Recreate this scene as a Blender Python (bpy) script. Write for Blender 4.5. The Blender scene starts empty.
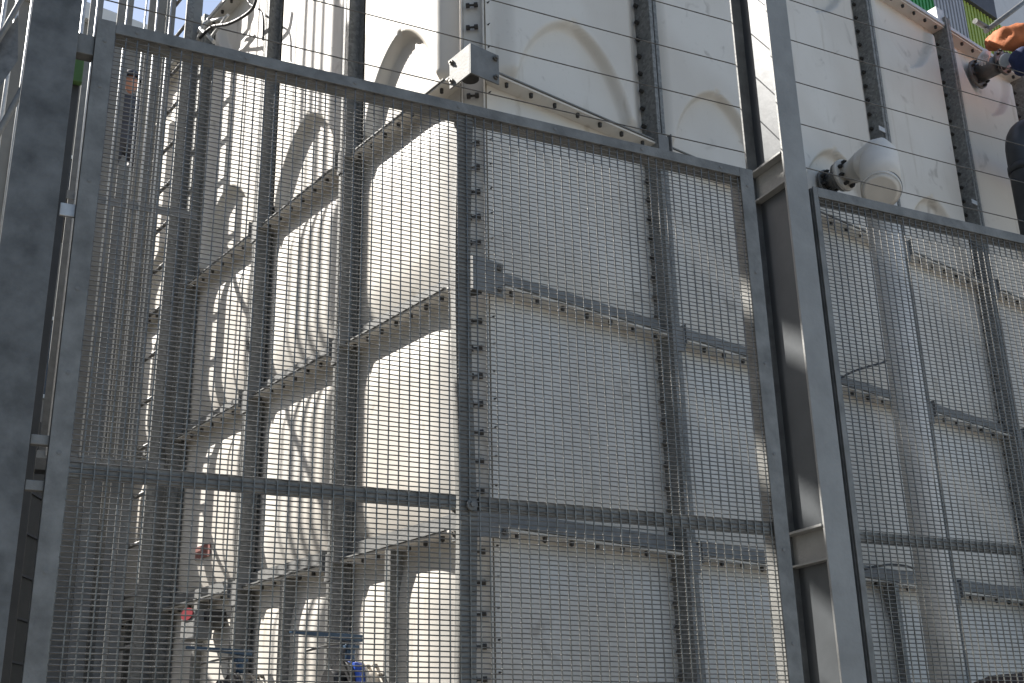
import bpy, bmesh, math, random
from mathutils import Vector, Matrix
random.seed(7)
SC = bpy.context.scene
COL = SC.collection
R_ = math.radians

# ------------------------------------------------------------------ camera numbers
FPX, PITCH, ROLL = 1128.609, 0.327401728, -0.0120171539
AZL, AZF = -0.648944396, 1.15141375
PX, PY = 476.047, 378.258
EYE = Vector((0, 0, 1.6))
def az(a): return Vector((math.sin(a), math.cos(a), 0))
fw = Vector((0, math.cos(PITCH), math.sin(PITCH)))
_r = Vector((1, 0, 0)); _u = Vector((0, -math.sin(PITCH), math.cos(PITCH)))
RT = math.cos(ROLL)*_r + math.sin(ROLL)*_u
UP = -math.sin(ROLL)*_r + math.cos(ROLL)*_u
def proj(p):
    d = Vector(p)-EYE; w = d.dot(fw)
    return PX+FPX*d.dot(RT)/w, PY-FPX*d.dot(UP)/w, w

# ------------------------------------------------------------------ frames (ex along, ey outward, ez up)
class Frame:
    def __init__(s, o, ex, ey): s.o = Vector(o); s.ex = Vector(ex); s.ey = Vector(ey); s.ez = Vector((0, 0, 1))
    def p(s, x, y, z): return s.o + s.ex*x + s.ey*y + s.ez*z
dL, dR = az(AZL), az(AZL+math.pi/2)
K = Vector((0.0578, 5.0, 0)); KL = K + .105*az(R_(-82.18))
FR = Frame(K, dR, -dL)       # right face of the tank, y = outward
FL = Frame(KL, dL, -dR)      # left face of the tank, y = outward
dF, nF = az(AZF), az(AZF-math.pi/2)
FF = Frame((-.015, 3.0, 0), dF, nF)   # fence, y = away from the camera
W0 = Frame((0, 0, 0), (1, 0, 0), (0, 1, 0))
def hit(px, py, fr, off=0.0):
    r = FPX*fw + (px-PX)*RT - (py-PY)*UP
    p0 = fr.p(0, off, 0); t = (p0-EYE).dot(fr.ey)/r.dot(fr.ey); q = EYE+r*t-fr.o
    return q.dot(fr.ex), q.z

# ------------------------------------------------------------------ materials
def mat(name, color, rough=.6, metal=0.0, var=0.0, vscale=8, bump=0.0, bscale=60, kind='noise', col2=None, spec=.5, thr=None):
    m = bpy.data.materials.new(name); m.use_nodes = True
    nt = m.node_tree; b = nt.nodes['Principled BSDF']
    b.inputs['Roughness'].default_value = rough; b.inputs['Metallic'].default_value = metal
    b.inputs['Specular IOR Level'].default_value = spec
    b.inputs['Base Color'].default_value = (*color, 1)
    tc = nt.nodes.new('ShaderNodeTexCoord')
    if var or col2:
        if kind == 'voronoi':
            n = nt.nodes.new('ShaderNodeTexVoronoi'); out = n.outputs['Color']
            bw = nt.nodes.new('ShaderNodeRGBToBW'); nt.links.new(out, bw.inputs[0]); fac = bw.outputs[0]
        else:
            n = nt.nodes.new('ShaderNodeTexNoise'); n.inputs['Detail'].default_value = 6; n.inputs['Roughness'].default_value = .6; fac = n.outputs['Fac']
        n.inputs['Scale'].default_value = vscale
        nt.links.new(tc.outputs['Object'], n.inputs['Vector'])
        cr = nt.nodes.new('ShaderNodeValToRGB')
        lo, hi = thr or (.3, .7)
        cr.color_ramp.elements[0].position = lo; cr.color_ramp.elements[1].position = hi
        a = tuple(c*(1-var) for c in color); d = col2 or tuple(min(1, c*(1+var)) for c in color)
        cr.color_ramp.elements[0].color = (*a, 1); cr.color_ramp.elements[1].color = (*d, 1)
        nt.links.new(fac, cr.inputs[0]); nt.links.new(cr.outputs[0], b.inputs['Base Color'])
    if bump:
        n2 = nt.nodes.new('ShaderNodeTexNoise'); n2.inputs['Scale'].default_value = bscale; n2.inputs['Detail'].default_value = 4
        nt.links.new(tc.outputs['Object'], n2.inputs['Vector'])
        bp = nt.nodes.new('ShaderNodeBump'); bp.inputs['Strength'].default_value = bump; bp.inputs['Distance'].default_value = .01
        nt.links.new(n2.outputs['Fac'], bp.inputs['Height']); nt.links.new(bp.outputs[0], b.inputs['Normal'])
    return m

def cream_material():
    """glass-reinforced plastic panel: cream with grey smudges, faint run marks and a pinkish mottling"""
    m = bpy.data.materials.new('cream_panel'); m.use_nodes = True
    nt = m.node_tree; b = nt.nodes['Principled BSDF']; N = nt.nodes.new; Lk = nt.links.new
    b.inputs['Roughness'].default_value = .55; b.inputs['Specular IOR Level'].default_value = .3
    geo = N('ShaderNodeNewGeometry'); P = geo.outputs['Position']
    def noise(sc, det, mp=None, dist=0):
        n = N('ShaderNodeTexNoise'); n.inputs['Scale'].default_value = sc; n.inputs['Detail'].default_value = det
        n.inputs['Distortion'].default_value = dist
        if mp:
            mm = N('ShaderNodeMapping'); mm.inputs['Scale'].default_value = mp; Lk(P, mm.inputs['Vector']); Lk(mm.outputs[0], n.inputs['Vector'])
        else: Lk(P, n.inputs['Vector'])
        return n.outputs['Fac']
    def ramp(f, lo, hi, a=0, c=1):
        r = N('ShaderNodeMapRange'); r.interpolation_type = 'SMOOTHSTEP'
        for i, v in enumerate((lo, hi, a, c)): r.inputs[1+i].default_value = v
        Lk(f, r.inputs[0]); return r.outputs[0]
    def mix(f, A, B):
        x = N('ShaderNodeMix'); x.data_type = 'RGBA'
        if hasattr(f, 'node'): Lk(f, x.inputs[0])
        else: x.inputs[0].default_value = f
        for k, v in ((6, A), (7, B)):
            if hasattr(v, 'node'): Lk(v, x.inputs[k])
            else: x.inputs[k].default_value = (*v, 1)
        return x.outputs[2]
    base = mix(ramp(noise(1.3, 3), .35, .65), CREAM, CREAM2)
    base = mix(ramp(noise(5, 5, None, .6), .62, .74, 0, .62), base, (.34, .31, .27))     # smudges
    base = mix(ramp(noise(2.2, 6, (6, 6, .7)), .60, .78, 0, .42), base, (.36, .31, .23))  # run marks
    base = mix(ramp(noise(40, 2), .6, .8, 0, .12), base, (.3, .28, .24))
    Lk(base, b.inputs['Base Color'])
    bp = N('ShaderNodeBump'); bp.inputs['Strength'].default_value = .25; bp.inputs['Distance'].default_value = .02
    Lk(noise(3, 3), bp.inputs['Height']); Lk(bp.outputs[0], b.inputs['Normal'])
    return m
CREAM, CREAM2 = (.58, .545, .49), (.65, .625, .575)
M = {}
M['cream'] = cream_material()
M['galv'] = mat('galvanised_steel', (.195, .196, .186), .6, .15, .28, 60, .3, 90, 'voronoi', spec=.35, thr=(.1, .9))
M['galv2'] = mat('hot_dipped_bracket', (.195, .197, .192), .65, .1, .16, 14, .15, 90, spec=.3)
M['fence'] = mat('galvanised_frame', (.190, .191, .182), .6, .12, .3, 14, .15, 120, spec=.35)
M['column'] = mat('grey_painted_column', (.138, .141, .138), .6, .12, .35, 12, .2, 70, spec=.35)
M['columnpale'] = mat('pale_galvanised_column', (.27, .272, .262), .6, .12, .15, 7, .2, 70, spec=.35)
M['webshade'] = mat('shaded_web', (.075, .082, .088), .40, .15, .12, 9, .04, 30, spec=.4)  # far darker than the pale flange: shade inside the column put into the colour
M['wire'] = mat('mesh_wire', (.155, .15, .139), .36, .65, .3, 30)
M['dark'] = mat('dark_bolt', (.045, .042, .038), .6, .2, .3, 40)
M['bolt'] = mat('bolt_steel', (.13, .12, .105), .55, .4, .5, 40)
M['zinc'] = mat('bright_zinc', (.50, .51, .51), .45, .3, .15, 30)
M['pvc'] = mat('cream_pipe', (.68, .635, .57), .7, 0, .10, 4, .05, 20, spec=.2)
M['metalgrey'] = mat('weathered_metal', (.17, .165, .155), .5, .4, .35, 14, .3, 40)
M['black'] = mat('black_rubber', (.018, .018, .02), .5, 0, .3, 10)
M['ductblack'] = mat('dark_duct', (.035, .037, .04), .45, .1, .3, 6)
M['blue'] = mat('blue_valve_paint', (.02, .08, .42), .4, 0, .2, 20)
M['lever'] = mat('blue_grey_lever', (.035, .075, .13), .45, .2, .25, 20)
M['red'] = mat('red_badge', (.20, .012, .02), .5, 0, .15, 20)
M['tagpink'] = mat('faded_red_label', (.22, .085, .07), .6, 0, .3, 60)
M['concrete'] = mat('ground_concrete', (.22, .205, .185), .85, 0, .2, .8, .4, 12)
M['render'] = mat('grey_render', (.20, .19, .17), .85, 0, .2, 1.2, .3, 10)
M['pale'] = mat('pale_parapet', (.62, .63, .62), .7, 0, .08, 2)
M['palegrey'] = mat('pale_grey_wall', (.46, .47, .49), .7, 0, .08, 1.5)
M['green'] = mat('green_cladding', (.035, .24, .06), .5, 0, .12, 3)
M['lime'] = mat('lime_cladding', (.27, .34, .06), .5, 0, .12, 3)
M['claddinggrey'] = mat('grey_cladding', (.30, .31, .335), .5, 0, .1, 3)
M['charcoal'] = mat('charcoal_soffit', (.05, .05, .06), .6, 0, .2, 4)
M['greenmoss'] = mat('green_wall', (.06, .13, .035), .7, 0, .35, 3)
M['louvre'] = mat('dark_louvre', (.045, .042, .038), .6, .1, .3, 5)
M['orange'] = mat('orange_shirt', (.42, .13, .045), .8, 0, .35, 9, .4, 30)
M['navy'] = mat('navy_cloth', (.012, .022, .075), .85, 0, .3, 14, .4, 30)
M['reflect'] = mat('reflective_tape', (.62, .62, .60), .35, .2, .08, 30)
M['skin'] = mat('skin', (.45, .22, .15), .55, 0, .12, 12)
M['glove'] = mat('white_glove', (.72, .71, .69), .8, 0, .15, 25)
M['hat'] = mat('white_helmet', (.78, .78, .76), .35, 0, .05, 5)
M['hair'] = mat('dark_hair', (.02, .014, .01), .8, 0, .3, 30)
M['roof'] = mat('tank_roof', (.5, .48, .43), .7, 0, .12, 3)
M['glass'] = mat('window_glass', (.03, .035, .04), .1, 0, .2, 2)
M['seal'] = mat('sealant', (.16, .135, .10), .8, 0, .3, 30)

# ------------------------------------------------------------------ mesh builder
class MB:
    def __init__(s): s.bm = bmesh.new()
    def hexa(s, pts, bev=0.0):
        v = [s.bm.verts.new(p) for p in pts]
        fs = [s.bm.faces.new([v[i] for i in f]) for f in ((0,3,2,1),(4,5,6,7),(0,1,5,4),(1,2,6,5),(2,3,7,6),(3,0,4,7))]
        if bev:
            ed = list({e for f in fs for e in f.edges})
            bmesh.ops.bevel(s.bm, geom=ed, offset=bev, segments=2, affect='EDGES', profile=.6)
        return s
    def box(s, fr, a, b, bev=0.0):
        (x0, y0, z0), (x1, y1, z1) = a, b
        return s.hexa([fr.p(x, y, z) for z in (z0, z1) for x, y in ((x0,y0),(x1,y0),(x1,y1),(x0,y1))], bev)
    def tube(s, p0, p1, r0, r1=None, n=12, caps=True):
        r1 = r0 if r1 is None else r1
        p0, p1 = Vector(p0), Vector(p1); d = (p1-p0).normalized()
        u = d.cross(Vector((0,0,1)) if abs(d.z) < .9 else Vector((1,0,0))).normalized(); w = d.cross(u)
        ring = lambda p, r: [s.bm.verts.new(p+(u*math.cos(2*math.pi*i/n)+w*math.sin(2*math.pi*i/n))*r) for i in range(n)]
        A, B = ring(p0, r0), ring(p1, r1)
        for i in range(n):
            f = s.bm.faces.new((A[i], A[(i+1)%n], B[(i+1)%n], B[i])); f.smooth = n > 7
        if caps: s.bm.faces.new(A[::-1]); s.bm.faces.new(B)
        return s
    def sweep(s, pts, rad, n=10, caps=True):
        pts = [Vector(p) for p in pts]; prev = None; rings = []
        for i, p in enumerate(pts):
            t = (pts[min(i+1, len(pts)-1)]-pts[max(i-1, 0)]).normalized()
            if prev is None: u = t.cross(Vector((0,0,1)) if abs(t.z) < .9 else Vector((1,0,0))).normalized()
            else: u = (prev-t*prev.dot(t)).normalized()
            prev = u; w = t.cross(u); r = rad[i] if isinstance(rad, (list, tuple)) else rad
            rings.append([s.bm.verts.new(p+(u*math.cos(2*math.pi*k/n)+w*math.sin(2*math.pi*k/n))*r) for k in range(n)])
        for A, B in zip(rings, rings[1:]):
            for k in range(n):
                f = s.bm.faces.new((A[k], A[(k+1)%n], B[(k+1)%n], B[k])); f.smooth = True
        if caps: s.bm.faces.new(rings[0][::-1]); s.bm.faces.new(rings[-1])
        return s
    def grid(s, fr, x0, x1, z0, z1, nx, nz, fn):
        V = [[s.bm.verts.new(fr.p(x0+(x1-x0)*i/nx, fn(i/nx, j/nz), z0+(z1-z0)*j/nz)) for i in range(nx+1)] for j in range(nz+1)]
        for j in range(nz):
            for i in range(nx):
                f = s.bm.faces.new((V[j][i], V[j][i+1], V[j+1][i+1], V[j+1][i])); f.smooth = True
        return s
    def build(s, name, m, parent=None, origin=None):
        bmesh.ops.recalc_face_normals(s.bm, faces=s.bm.faces[:])
        me = bpy.data.meshes.new(name)
        o = bpy.data.objects.new(name, me)
        org = Vector(origin) if origin is not None else (parent_loc(parent) if parent else Vector((0,0,0)))
        bmesh.ops.translate(s.bm, verts=s.bm.verts[:], vec=-org)
        s.bm.to_mesh(me); s.bm.free(); me.materials.append(m); COL.objects.link(o)
        if parent:
            o.parent = parent; o.location = org-parent_loc(parent)
        else: o.location = org
        return o
def parent_loc(o):
    v = Vector((0,0,0))
    while o: v = v+o.location; o = o.parent
    return v
def tag(o, label=None, cat=None, group=None, kind=None):
    if label: o['label'] = label
    if cat: o['category'] = cat
    if group: o['group'] = group
    if kind: o['kind'] = kind
    return o
def thing(name, label, cat, loc=(0,0,0), group=None):
    o = bpy.data.objects.new(name, None); o.empty_display_size = .1; COL.objects.link(o); o.location = loc
    return tag(o, label, cat, group)
def copy_tree(o, parent=None):
    c = o.copy(); COL.objects.link(c)
    if parent: c.parent = parent
    for ch in list(o.children): copy_tree(ch, c)
    return c

# ================================================================== SETTING: ground
g = MB(); g.box(W0, (-900, -900, -.3), (900, 900, 0))
tag(g.build('ground', M['concrete']), kind='structure')

# ================================================================== TANK
ZB = [0.30, 1.45, 2.575, 3.745, 4.905, 7.165]
W = 1.22
JR = [0, 1.175, 2.35, 3.525, 4.655, 5.84, 7.02]      # joints along the right face
JL = [0, 1.01, 2.12, 3.30, 4.46]                      # joints along the left face
END = {}
tank = thing('water_tank', 'large cream panel water tank braced with galvanised posts, behind the mesh fence', 'water tank', K)
def sst(t): t = max(0., min(1., t)); return t*t*(3-2*t)
def low_fn(u, v):
    d = min(u, 1-u)*W; e = min(v, 1-v)*1.17
    f = lambda t: math.sin(min(1., max(0., (t-.03)/.30))*math.pi/2)
    return .004 + .050*f(d)*f(e)
def arch(x, z):   # distance inside an arch 0..1 ; x in m from the centre, z above the foot
    top = .56
    if z > top+.1: return 0
    q = .42*max(0, 1-(z/top)**1.8)**.62 if z < top else 0
    # signed distance approx (scaled)
    dd = q-abs(x)
    g_ = 1.0
    if z > top-.12: dd = min(dd, (top-z)*.8)
    return sst(dd/.065+.5)
def tall_fn(u, v):
    H = 2.26; d = min(u, 1-u)*W; e = min(v, 1-v)*H
    b = .004 + .068*sst((d-.03)/.15)*sst((e-.03)/.10)
    x = (u-.5)*W
    a = max(arch(x, v*H), arch(x, (1-v)*H))
    return b - .060*a*sst((e-.03)/.10)
class LF:  # local frame for reuse
    pass
def panel_mesh(fn, h, nx, nz):
    mb = MB(); fr = Frame((0,0,0), (1,0,0), (0,1,0))
    mb.grid(fr, 0, W, 0, h, nx, nz, fn)
    me = bpy.data.meshes.new('panel'); bmesh.ops.recalc_face_normals(mb.bm, faces=mb.bm.faces[:]); mb.bm.to_mesh(me); mb.bm.free(); me.materials.append(M['cream']); return me
MESH = {}
for key, fn, h, nx, nz in (('low', low_fn, 1.0, 44, 44), ('tall', tall_fn, 2.26, 110, 200)):
    MESH[key] = panel_mesh(fn, h, nx, nz)
for fr in (FR, FL):
    J = JR if fr is FR else JL
    for i in range(len(J)-1):
        for j in range(5):
            tall = j == 4
            o = bpy.data.objects.new('panel', MESH['tall' if tall else 'low']); COL.objects.link(o); o.parent = tank
            h = ZB[j+1]-ZB[j]
            sz = 1.0 if tall else h
            wx = (J[i+1]-J[i])/W
            mtx = Matrix(((fr.ex.x*wx, fr.ey.x, 0, 0), (fr.ex.y*wx, fr.ey.y, 0, 0), (0, 0, sz, 0), (0, 0, 0, 1)))
            mtx.translation = fr.p(J[i], 0, ZB[j])-K
            o.matrix_local = mtx
# body behind the panels (inner walls) and roof
LEN = JR[-1]; LENL = JL[-1]
back = FR.p(LEN, -.02, 0); 
def prism(pts, z0, z1, name, m, parent, bev=0):
    mb = MB(); a = [mb.bm.verts.new((p.x, p.y, z0)) for p in pts]; b = [mb.bm.verts.new((p.x, p.y, z1)) for p in pts]
    n = len(pts); mb.bm.faces.new(a[::-1]); mb.bm.faces.new(b)
    for i in range(n): mb.bm.faces.new((a[i], a[(i+1)%n], b[(i+1)%n], b[i]))
    return mb.build(name, m, parent)
c0, c1, c2 = FR.p(0, -.03, 0), FR.p(LEN, -.03, 0), FL.p(LENL, -.03, 0); c3 = c1+(c2-FL.p(0, -.03, 0))
cl = FL.p(0, -.03, 0)
prism([c0, c1, c3, c2, cl], .3, 7.12, 'tank_body', M['seal'], tank)
r0, r1, r2, r3 = FR.p(-.05, .05, 0), FR.p(LEN, .05, 0), c3, FL.p(LENL, .05, 0)
prism([r0, r1, r3+dR*.05, r2+(FL.p(-.05,.05,0)-FL.p(LENL,.05,0))*0+Vector((0,0,0))], 7.18, 7.20, 'roof', M['roof'], tank) if False else prism([FR.p(0,.03,0), FR.p(LEN,.03,0), c3, FL.p(LENL,.03,0), FL.p(0,.03,0)], 7.176, 7.195, 'roof', M['roof'], tank)
prism([FR.p(0,.13,0), FR.p(LEN,.13,0), c3, FL.p(LENL,.13,0), FL.p(0,.13,0)], 0.0, .30, 'plinth', M['concrete'], tank)

# horizontal joints: cream panel flanges underneath, galvanised angle on top
bolts = []     # (centre, axis, radius, length, parent)
for fr, nm in ((FR, 'r'), (FL, 'l')):
    for j in (1, 2, 3, 4, 5):
        z = ZB[j]
        J = JR if fr is FR else JL
        for i in range(len(J)-1):
            a, b = J[i]+(.02 if i else .0), J[i+1]-.02
            fl = MB(); fl.box(fr, (a, .0, z-.013), (b, .100, z-.001), .003)
            fo = fl.build('panel_flange', M['cream'], tank)
            if j < 5:
                rl = MB()
                rl.box(fr, (a+.03, .052, z+.001), (b-.03, .108, z+.008))
                rl.box(fr, (a+.03, .044, z+.001), (b-.03, .052, z+.085 if j < 4 else z+.055))
                ro = rl.build('stiffening_angle', M['galv2'], tank)
            else:
                rl = MB(); rl.box(fr, (a, .0, z+.001), (b, .112, z+.009)); rl.box(fr, (a, .104, z+.009), (b, .112, z+.03)); ro = rl.build('top_angle', M['zinc'], tank)
            nb = 7
            for k in range(nb):
                s_ = a+.09+(b-a-.18)*k/(nb-1)
                bolts.append((fr.p(s_, .074, z-.024), Vector((0,0,1)), .0115, .022, fo))
# vertical joints: back-to-back angles standing out
ZTOP = 7.25
posts = {}
for fr in (FR, FL):
    J = JR if fr is FR else JL
    for i in range(1, len(J)):
        s_ = J[i]
        mb = MB()
        mb.box(fr, (s_-.032, .0, .30), (s_-.024, .115, ZTOP), .002)
        mb.box(fr, (s_+.024, .0, .30), (s_+.032, .115, ZTOP), .002)
        mb.box(fr, (s_-.032, .1155, .30), (s_-.004, .124, ZTOP), .002)
        mb.box(fr, (s_+.004, .1155, .30), (s_+.032, .124, ZTOP), .002)
        mb.box(fr, (s_-.024, .09, .30), (s_+.024, .100, ZTOP))
        mb.box(fr, (s_-.075, .044, .30), (s_-.033, .051, ZTOP), .001) if fr is FL else None
        po = mb.build('stiffening_post', M['galv'], tank); posts[(fr is FR, i)] = po
        z = .45
        while z < 7.1:
            if min(abs(z-q) for q in ZB) > .05:
                bolts.append((fr.p(s_-.043, .030, z), fr.ex, .0125, .022, po))
                if fr is FL: bolts.append((fr.p(s_+.043, .030, z), fr.ex, .0125, .022, po))
            z += .1175
        for j in (1, 2, 3, 4):       # cleat plates where posts and angles cross
            c = MB(); z = ZB[j]
            c.box(fr, (s_-.036, .1245, z-.10), (s_+.046, .130, z+.04), .001)
            c.box(fr, (s_+.056, .03, z-.05), (s_+.061, .142, z+.06), .001)
            if fr is FL: c.box(fr, (s_-.062, .06, z-.02), (s_-.057, .142, z+.11), .001)
            c.build('cleat', M['galv2'], tank)
# half-height stiffeners on the row below the lowest visible angle
for fr, idx in ((FL, (0, 1, 2, 3)), (FR, (2, 4))):
    for i in idx:
        J = JR if fr is FR else JL; s_ = (J[i]+J[i+1])/2
        mb = MB(); mb.box(fr, (s_-.026, .03, .32), (s_+.018, .105, ZB[2]-.016), .002); mb.box(fr, (s_-.034, .098, .32), (s_-.0265, .106, ZB[2]-.016))
        po = mb.build('short_stiffener', M['galv'], tank)
        for k in range(12): bolts.append((fr.p(s_+.026, .055, .5+k*.175), fr.ex, .012, .018, po))
# corner: chamfered strip with paired bolts
CX = FR.p(-.037, .0, 0); 
dD = (-dL-dR).normalized(); dS = Vector((dD.y, -dD.x, 0))
if dS.x < 0: dS = -dS
FC = Frame((K+KL)/2, dS, dD)
cs = MB(); cs.box(FC, (-.052, -.06, .30), (.052, -.006, 7.15)); cs.box(FC, (.0530, -.03, .3), (.061, .034, 7.15), .002); cs.box(FC, (-.060, -.03, .3), (-.0535, .028, 7.15), .002)
sl = MB(); sl.box(FC, (.0615, -.02, .3), (.066, .012, 7.14)); sl.box(FC, (-.066, -.02, .3), (-.0615, .012, 7.14)); sl.build('joint_seal', M['seal'], tank)
strip = cs.build('corner_strip', M['cream'], tank)
z = .42
corner_z = []
while z < 7.1:
    if min(abs(z-q) for q in ZB) > .055: corner_z.append(z)
    z += .1375
for z in corner_z:
    bolts.append((FC.p(-.003, .014, z), dS, .0145, .062, strip))
    bolts.append((FR.p(.03, .006, z+.03), -dL, .0045, .012, strip))
# corner brackets wrapping the corner at each joint
XC = K - dR*.074
X1 = XC - dR*.108 - dL*.108 + dS*.014       # outer corner of plates
FB = Frame(X1, dR, -dL); FB2 = Frame(X1, dL, -dR)
for j, zz in ((1, 1.45), (2, 2.605), (3, 3.755), (4, 4.915)):
    bmz = MB()
    bmz.box(FB, (0, -.009, zz-.086), (.180, 0, zz+.086), .0015)
    bmz.box(FB2, (0.0095, -.009, zz-.086), (.180, 0, zz+.086), .0015)
    bo = bmz.build('corner_bracket', M['galv2'], tank)
    cap = MB(); cap.tube(XC+Vector((0,0,zz-.07))-dL*.05-dR*.05, XC+Vector((0,0,zz-.05))-dL*.05-dR*.05, .045, n=14); cap.build('corner_washer', M['dark'], tank)
    for f2 in (FB, FB2):
        for dz in (-.055, .055): bolts.append((f2.p(.155, .006, zz+dz), f2.ey, .015, .012, bo))
def hexbolt(mb, c, ax, r, l):
    r *= random.uniform(.93, 1.08)
    if l > .05:
        for q in (-1, 1): mb.tube(c+ax*q*(l/2-.019), c+ax*q*(l/2), r, n=6)
        mb.tube(c-ax*l*.3, c+ax*l*.3, r*.45, n=8); return
    mb.tube(c-ax*l/2, c+ax*l/2, r, n=6); mb.tube(c-ax*(l/2+.004), c+ax*(l/2+.009), r*.5, n=6)
def vis(p):
    x, y, w = proj(p); return w > 0 and -5 < x < 1030 and -5 < y < 690
bolts.sort(key=lambda b: (0 if vis(b[0]) else 1, (b[0]-EYE).length/ b[2]))
for c, ax, r, l, par in bolts[:100]:
    mb = MB(); hexbolt(mb, c, ax, r, l); mb.build('bolt', M['dark'] if ax.z > .5 or l > .05 else M['bolt'], par, origin=c)
mb = MB()
for c, ax, r, l, par in bolts[100:]: hexbolt(mb, c, ax, r, l)
tag(mb.build('bolts', M['dark'], tank), kind='stuff')
# small clips on two right-face posts
for i, z in ((3, 5.78), (4, 5.55)):
    mb = MB(); mb.box(FR, (JR[i]-.10, .118, z), (JR[i]-.005, .124, z+.035), .001); mb.build('clip', M['zinc'], tank)
# cleat blocks standing on the roof edge above posts
for i in (3, 4, 5):
    mb = MB(); mb.box(FR, (JR[i]-.10, .0, 7.205), (JR[i]-.0, .10, 7.33), .003); mb.build('roof_cleat', M['zinc'], tank)

# ================================================================== FENCE
def wire_mesh(s0, s1, z0, z1, d, name_parent):
    mb = MB(); bm = mb.bm; px_, pz = .0295, .01335; r = .0016
    n = int((s1-s0)/px_)
    rowsz = []
    for i in range(n+1):
        x = s0+px_*(i+.5)
        if x > s1: break
        a = [bm.verts.new(FF.p(x+dx, d+dy, z0)) for dx, dy in ((-r,-r),(r,-r),(r,r),(-r,r))]
        b = [bm.verts.new(FF.p(x+dx, d+dy, z1)) for dx, dy in ((-r,-r),(r,-r),(r,r),(-r,r))]
        for k in range(4): bm.faces.new((a[k], a[(k+1)%4], b[(k+1)%4], b[k]))
    m = int((z1-z0)/pz); q = .0014
    rnd = random.Random(3)
    for j in range(m):
        z = z0+pz*(j+.5)+rnd.uniform(-.0006, .0006); prev = None; sg = 1 if j%2 else -1
        ph = 0
        for i in range(-1, 2*n+3):
            x = s0+px_*(i/2.0); x = min(max(x, s0), s1)
            # wire passes in front of / behind alternate uprights (uprights at half pitches)
            off = 0 if i%2 == 0 else sg*(1 if (i//2)%2 else -1)*.0015
            v = [bm.verts.new(FF.p(x, d+off+dy, z+dz)) for dy, dz in ((-q*1.3,0),(0,-q*1.3),(q*1.3,0),(0,q*1.3))]
            if prev:
                for k in range(4):
                    f = bm.faces.new((prev[k], prev[(k+1)%4], v[(k+1)%4], v[k])); f.smooth = True
            prev = v
            if x >= s1: break
    return mb.build('wire_mesh', M['wire'], name_parent)
TOPZ = 3.506
gate = thing('mesh_fence_panel', 'large galvanised mesh fence panel filling the bay between the two steel columns', 'fence panel', FF.p(0, 0, 0), 'mesh fence panels')
def frame_bar(par, x0, x1, z0, z1, name='frame_bar'):
    mb = MB(); mb.box(FF, (x0, 0, z0), (x1, .005, z1), .0012); return mb.build(name, M['fence'], par)
frame_bar(gate, -1.084, -1.036, .12, TOPZ); frame_bar(gate, 1.007, 1.061, .12, TOPZ)
frame_bar(gate, -1.0355, 1.0065, TOPZ-.035, TOPZ); frame_bar(gate, -1.0355, 1.0065, .12, .165)
for x0, x1, z0, z1 in ((-1.084, -1.040, .12, TOPZ), (1.013, 1.061, .12, TOPZ), (-1.0395, 1.0125, TOPZ-.036, TOPZ-.001), (-1.0395, 1.0125, .12, .16)):
    mb = MB(); mb.box(FF, (x0, .0115, z0), (x1, .062, z1), .002); mb.build('backing_tube', M['fence'], gate)
wire_mesh(-1.05, 1.03, .14, TOPZ-.02, .0083, gate)
mb = MB(); mb.box(FF, (-1.0395, .0125, 2.248), (-.0405, .036, 2.283), .002); mb.box(FF, (.0265, .0125, 2.248), (1.0125, .036, 2.283), .002)
mb.build('mid_rail', M['fence'], gate)
mb = MB()   # slightly bowed centre upright: an open channel behind the mesh
N_ = 16; zz0, zz1 = .16, TOPZ-.037
def bow(z): 
    t = (z-2.26)/(3.46-2.26) if z > 2.26 else (z-2.26)/(2.26-.16); return -.014*math.sin(math.pi*abs(t))*1.0
prevz = None
for k in range(N_):
    za, zb = zz0+(zz1-zz0)*k/N_, zz0+(zz1-zz0)*(k+1)/N_
    xa, xb = bow(za), bow(zb)
    mb.hexa([FF.p(x, y, z) for z, bx in ((za, xa), (zb, xb)) for x, y in ((-.026+bx,.0128),(.022+bx,.0128),(.022+bx,.048),(-.026+bx,.048))])
mb.build('centre_upright', M['fence'], gate)
kb = MB(); kb.tube(FF.p(.0, -.004, 2.258), FF.p(.0, .007, 2.258), .0155, n=20); kb.tube(FF.p(.0, -.011, 2.258), FF.p(.0, -.003, 2.258), .008, n=6); kb.build('washer_bolt', M['column'], gate, origin=FF.p(0,0,2.258))
scr = [(x, TOPZ-.018) for x in (-.98, -.68, -.36, -.03, .3, .62, .93)]+[(-1.060, z) for z in (3.44, 3.3, 3.02, 2.72, 2.5, 2.30, 2.02)]+[(1.034, z) for z in (3.44, 3.12, 2.8, 2.5, 2.2, 1.92)]
s0 = None
for x, z in scr:
    if s0 is None:
        q = MB(); q.tube(FF.p(x, -.002, z), FF.p(x, .001, z), .0055, n=10); q.tube(FF.p(x, -.0025, z), FF.p(x, -.0005, z), .0028, n=8); s0 = q.build('screw', M['galv2'], gate, origin=FF.p(x, 0, z)); sb = (x, z)
    else:
        c = s0.copy(); COL.objects.link(c); c.parent = gate; c.location = FF.p(x, 0, z)-FF.p(0, 0, 0)
# hinges / latch between the left column and the gate
for z in (3.425, 2.33, 2.22, 1.62):
    mb = MB(); mb.box(FF, (-1.132, .012, z-.03), (-1.085, .05, z+.03), .003) if z > 3 else mb.box(FF, (-1.126, .01, z-.012), (-1.085, .03, z+.012), .002)
    mb.build('hinge_plate', M['fence'], gate)
mb = MB(); mb.box(FF, (-1.122, .02, 2.92), (-1.085, .03, 2.955), .002); mb.build('hinge_plate', M['zinc'], gate)

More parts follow.
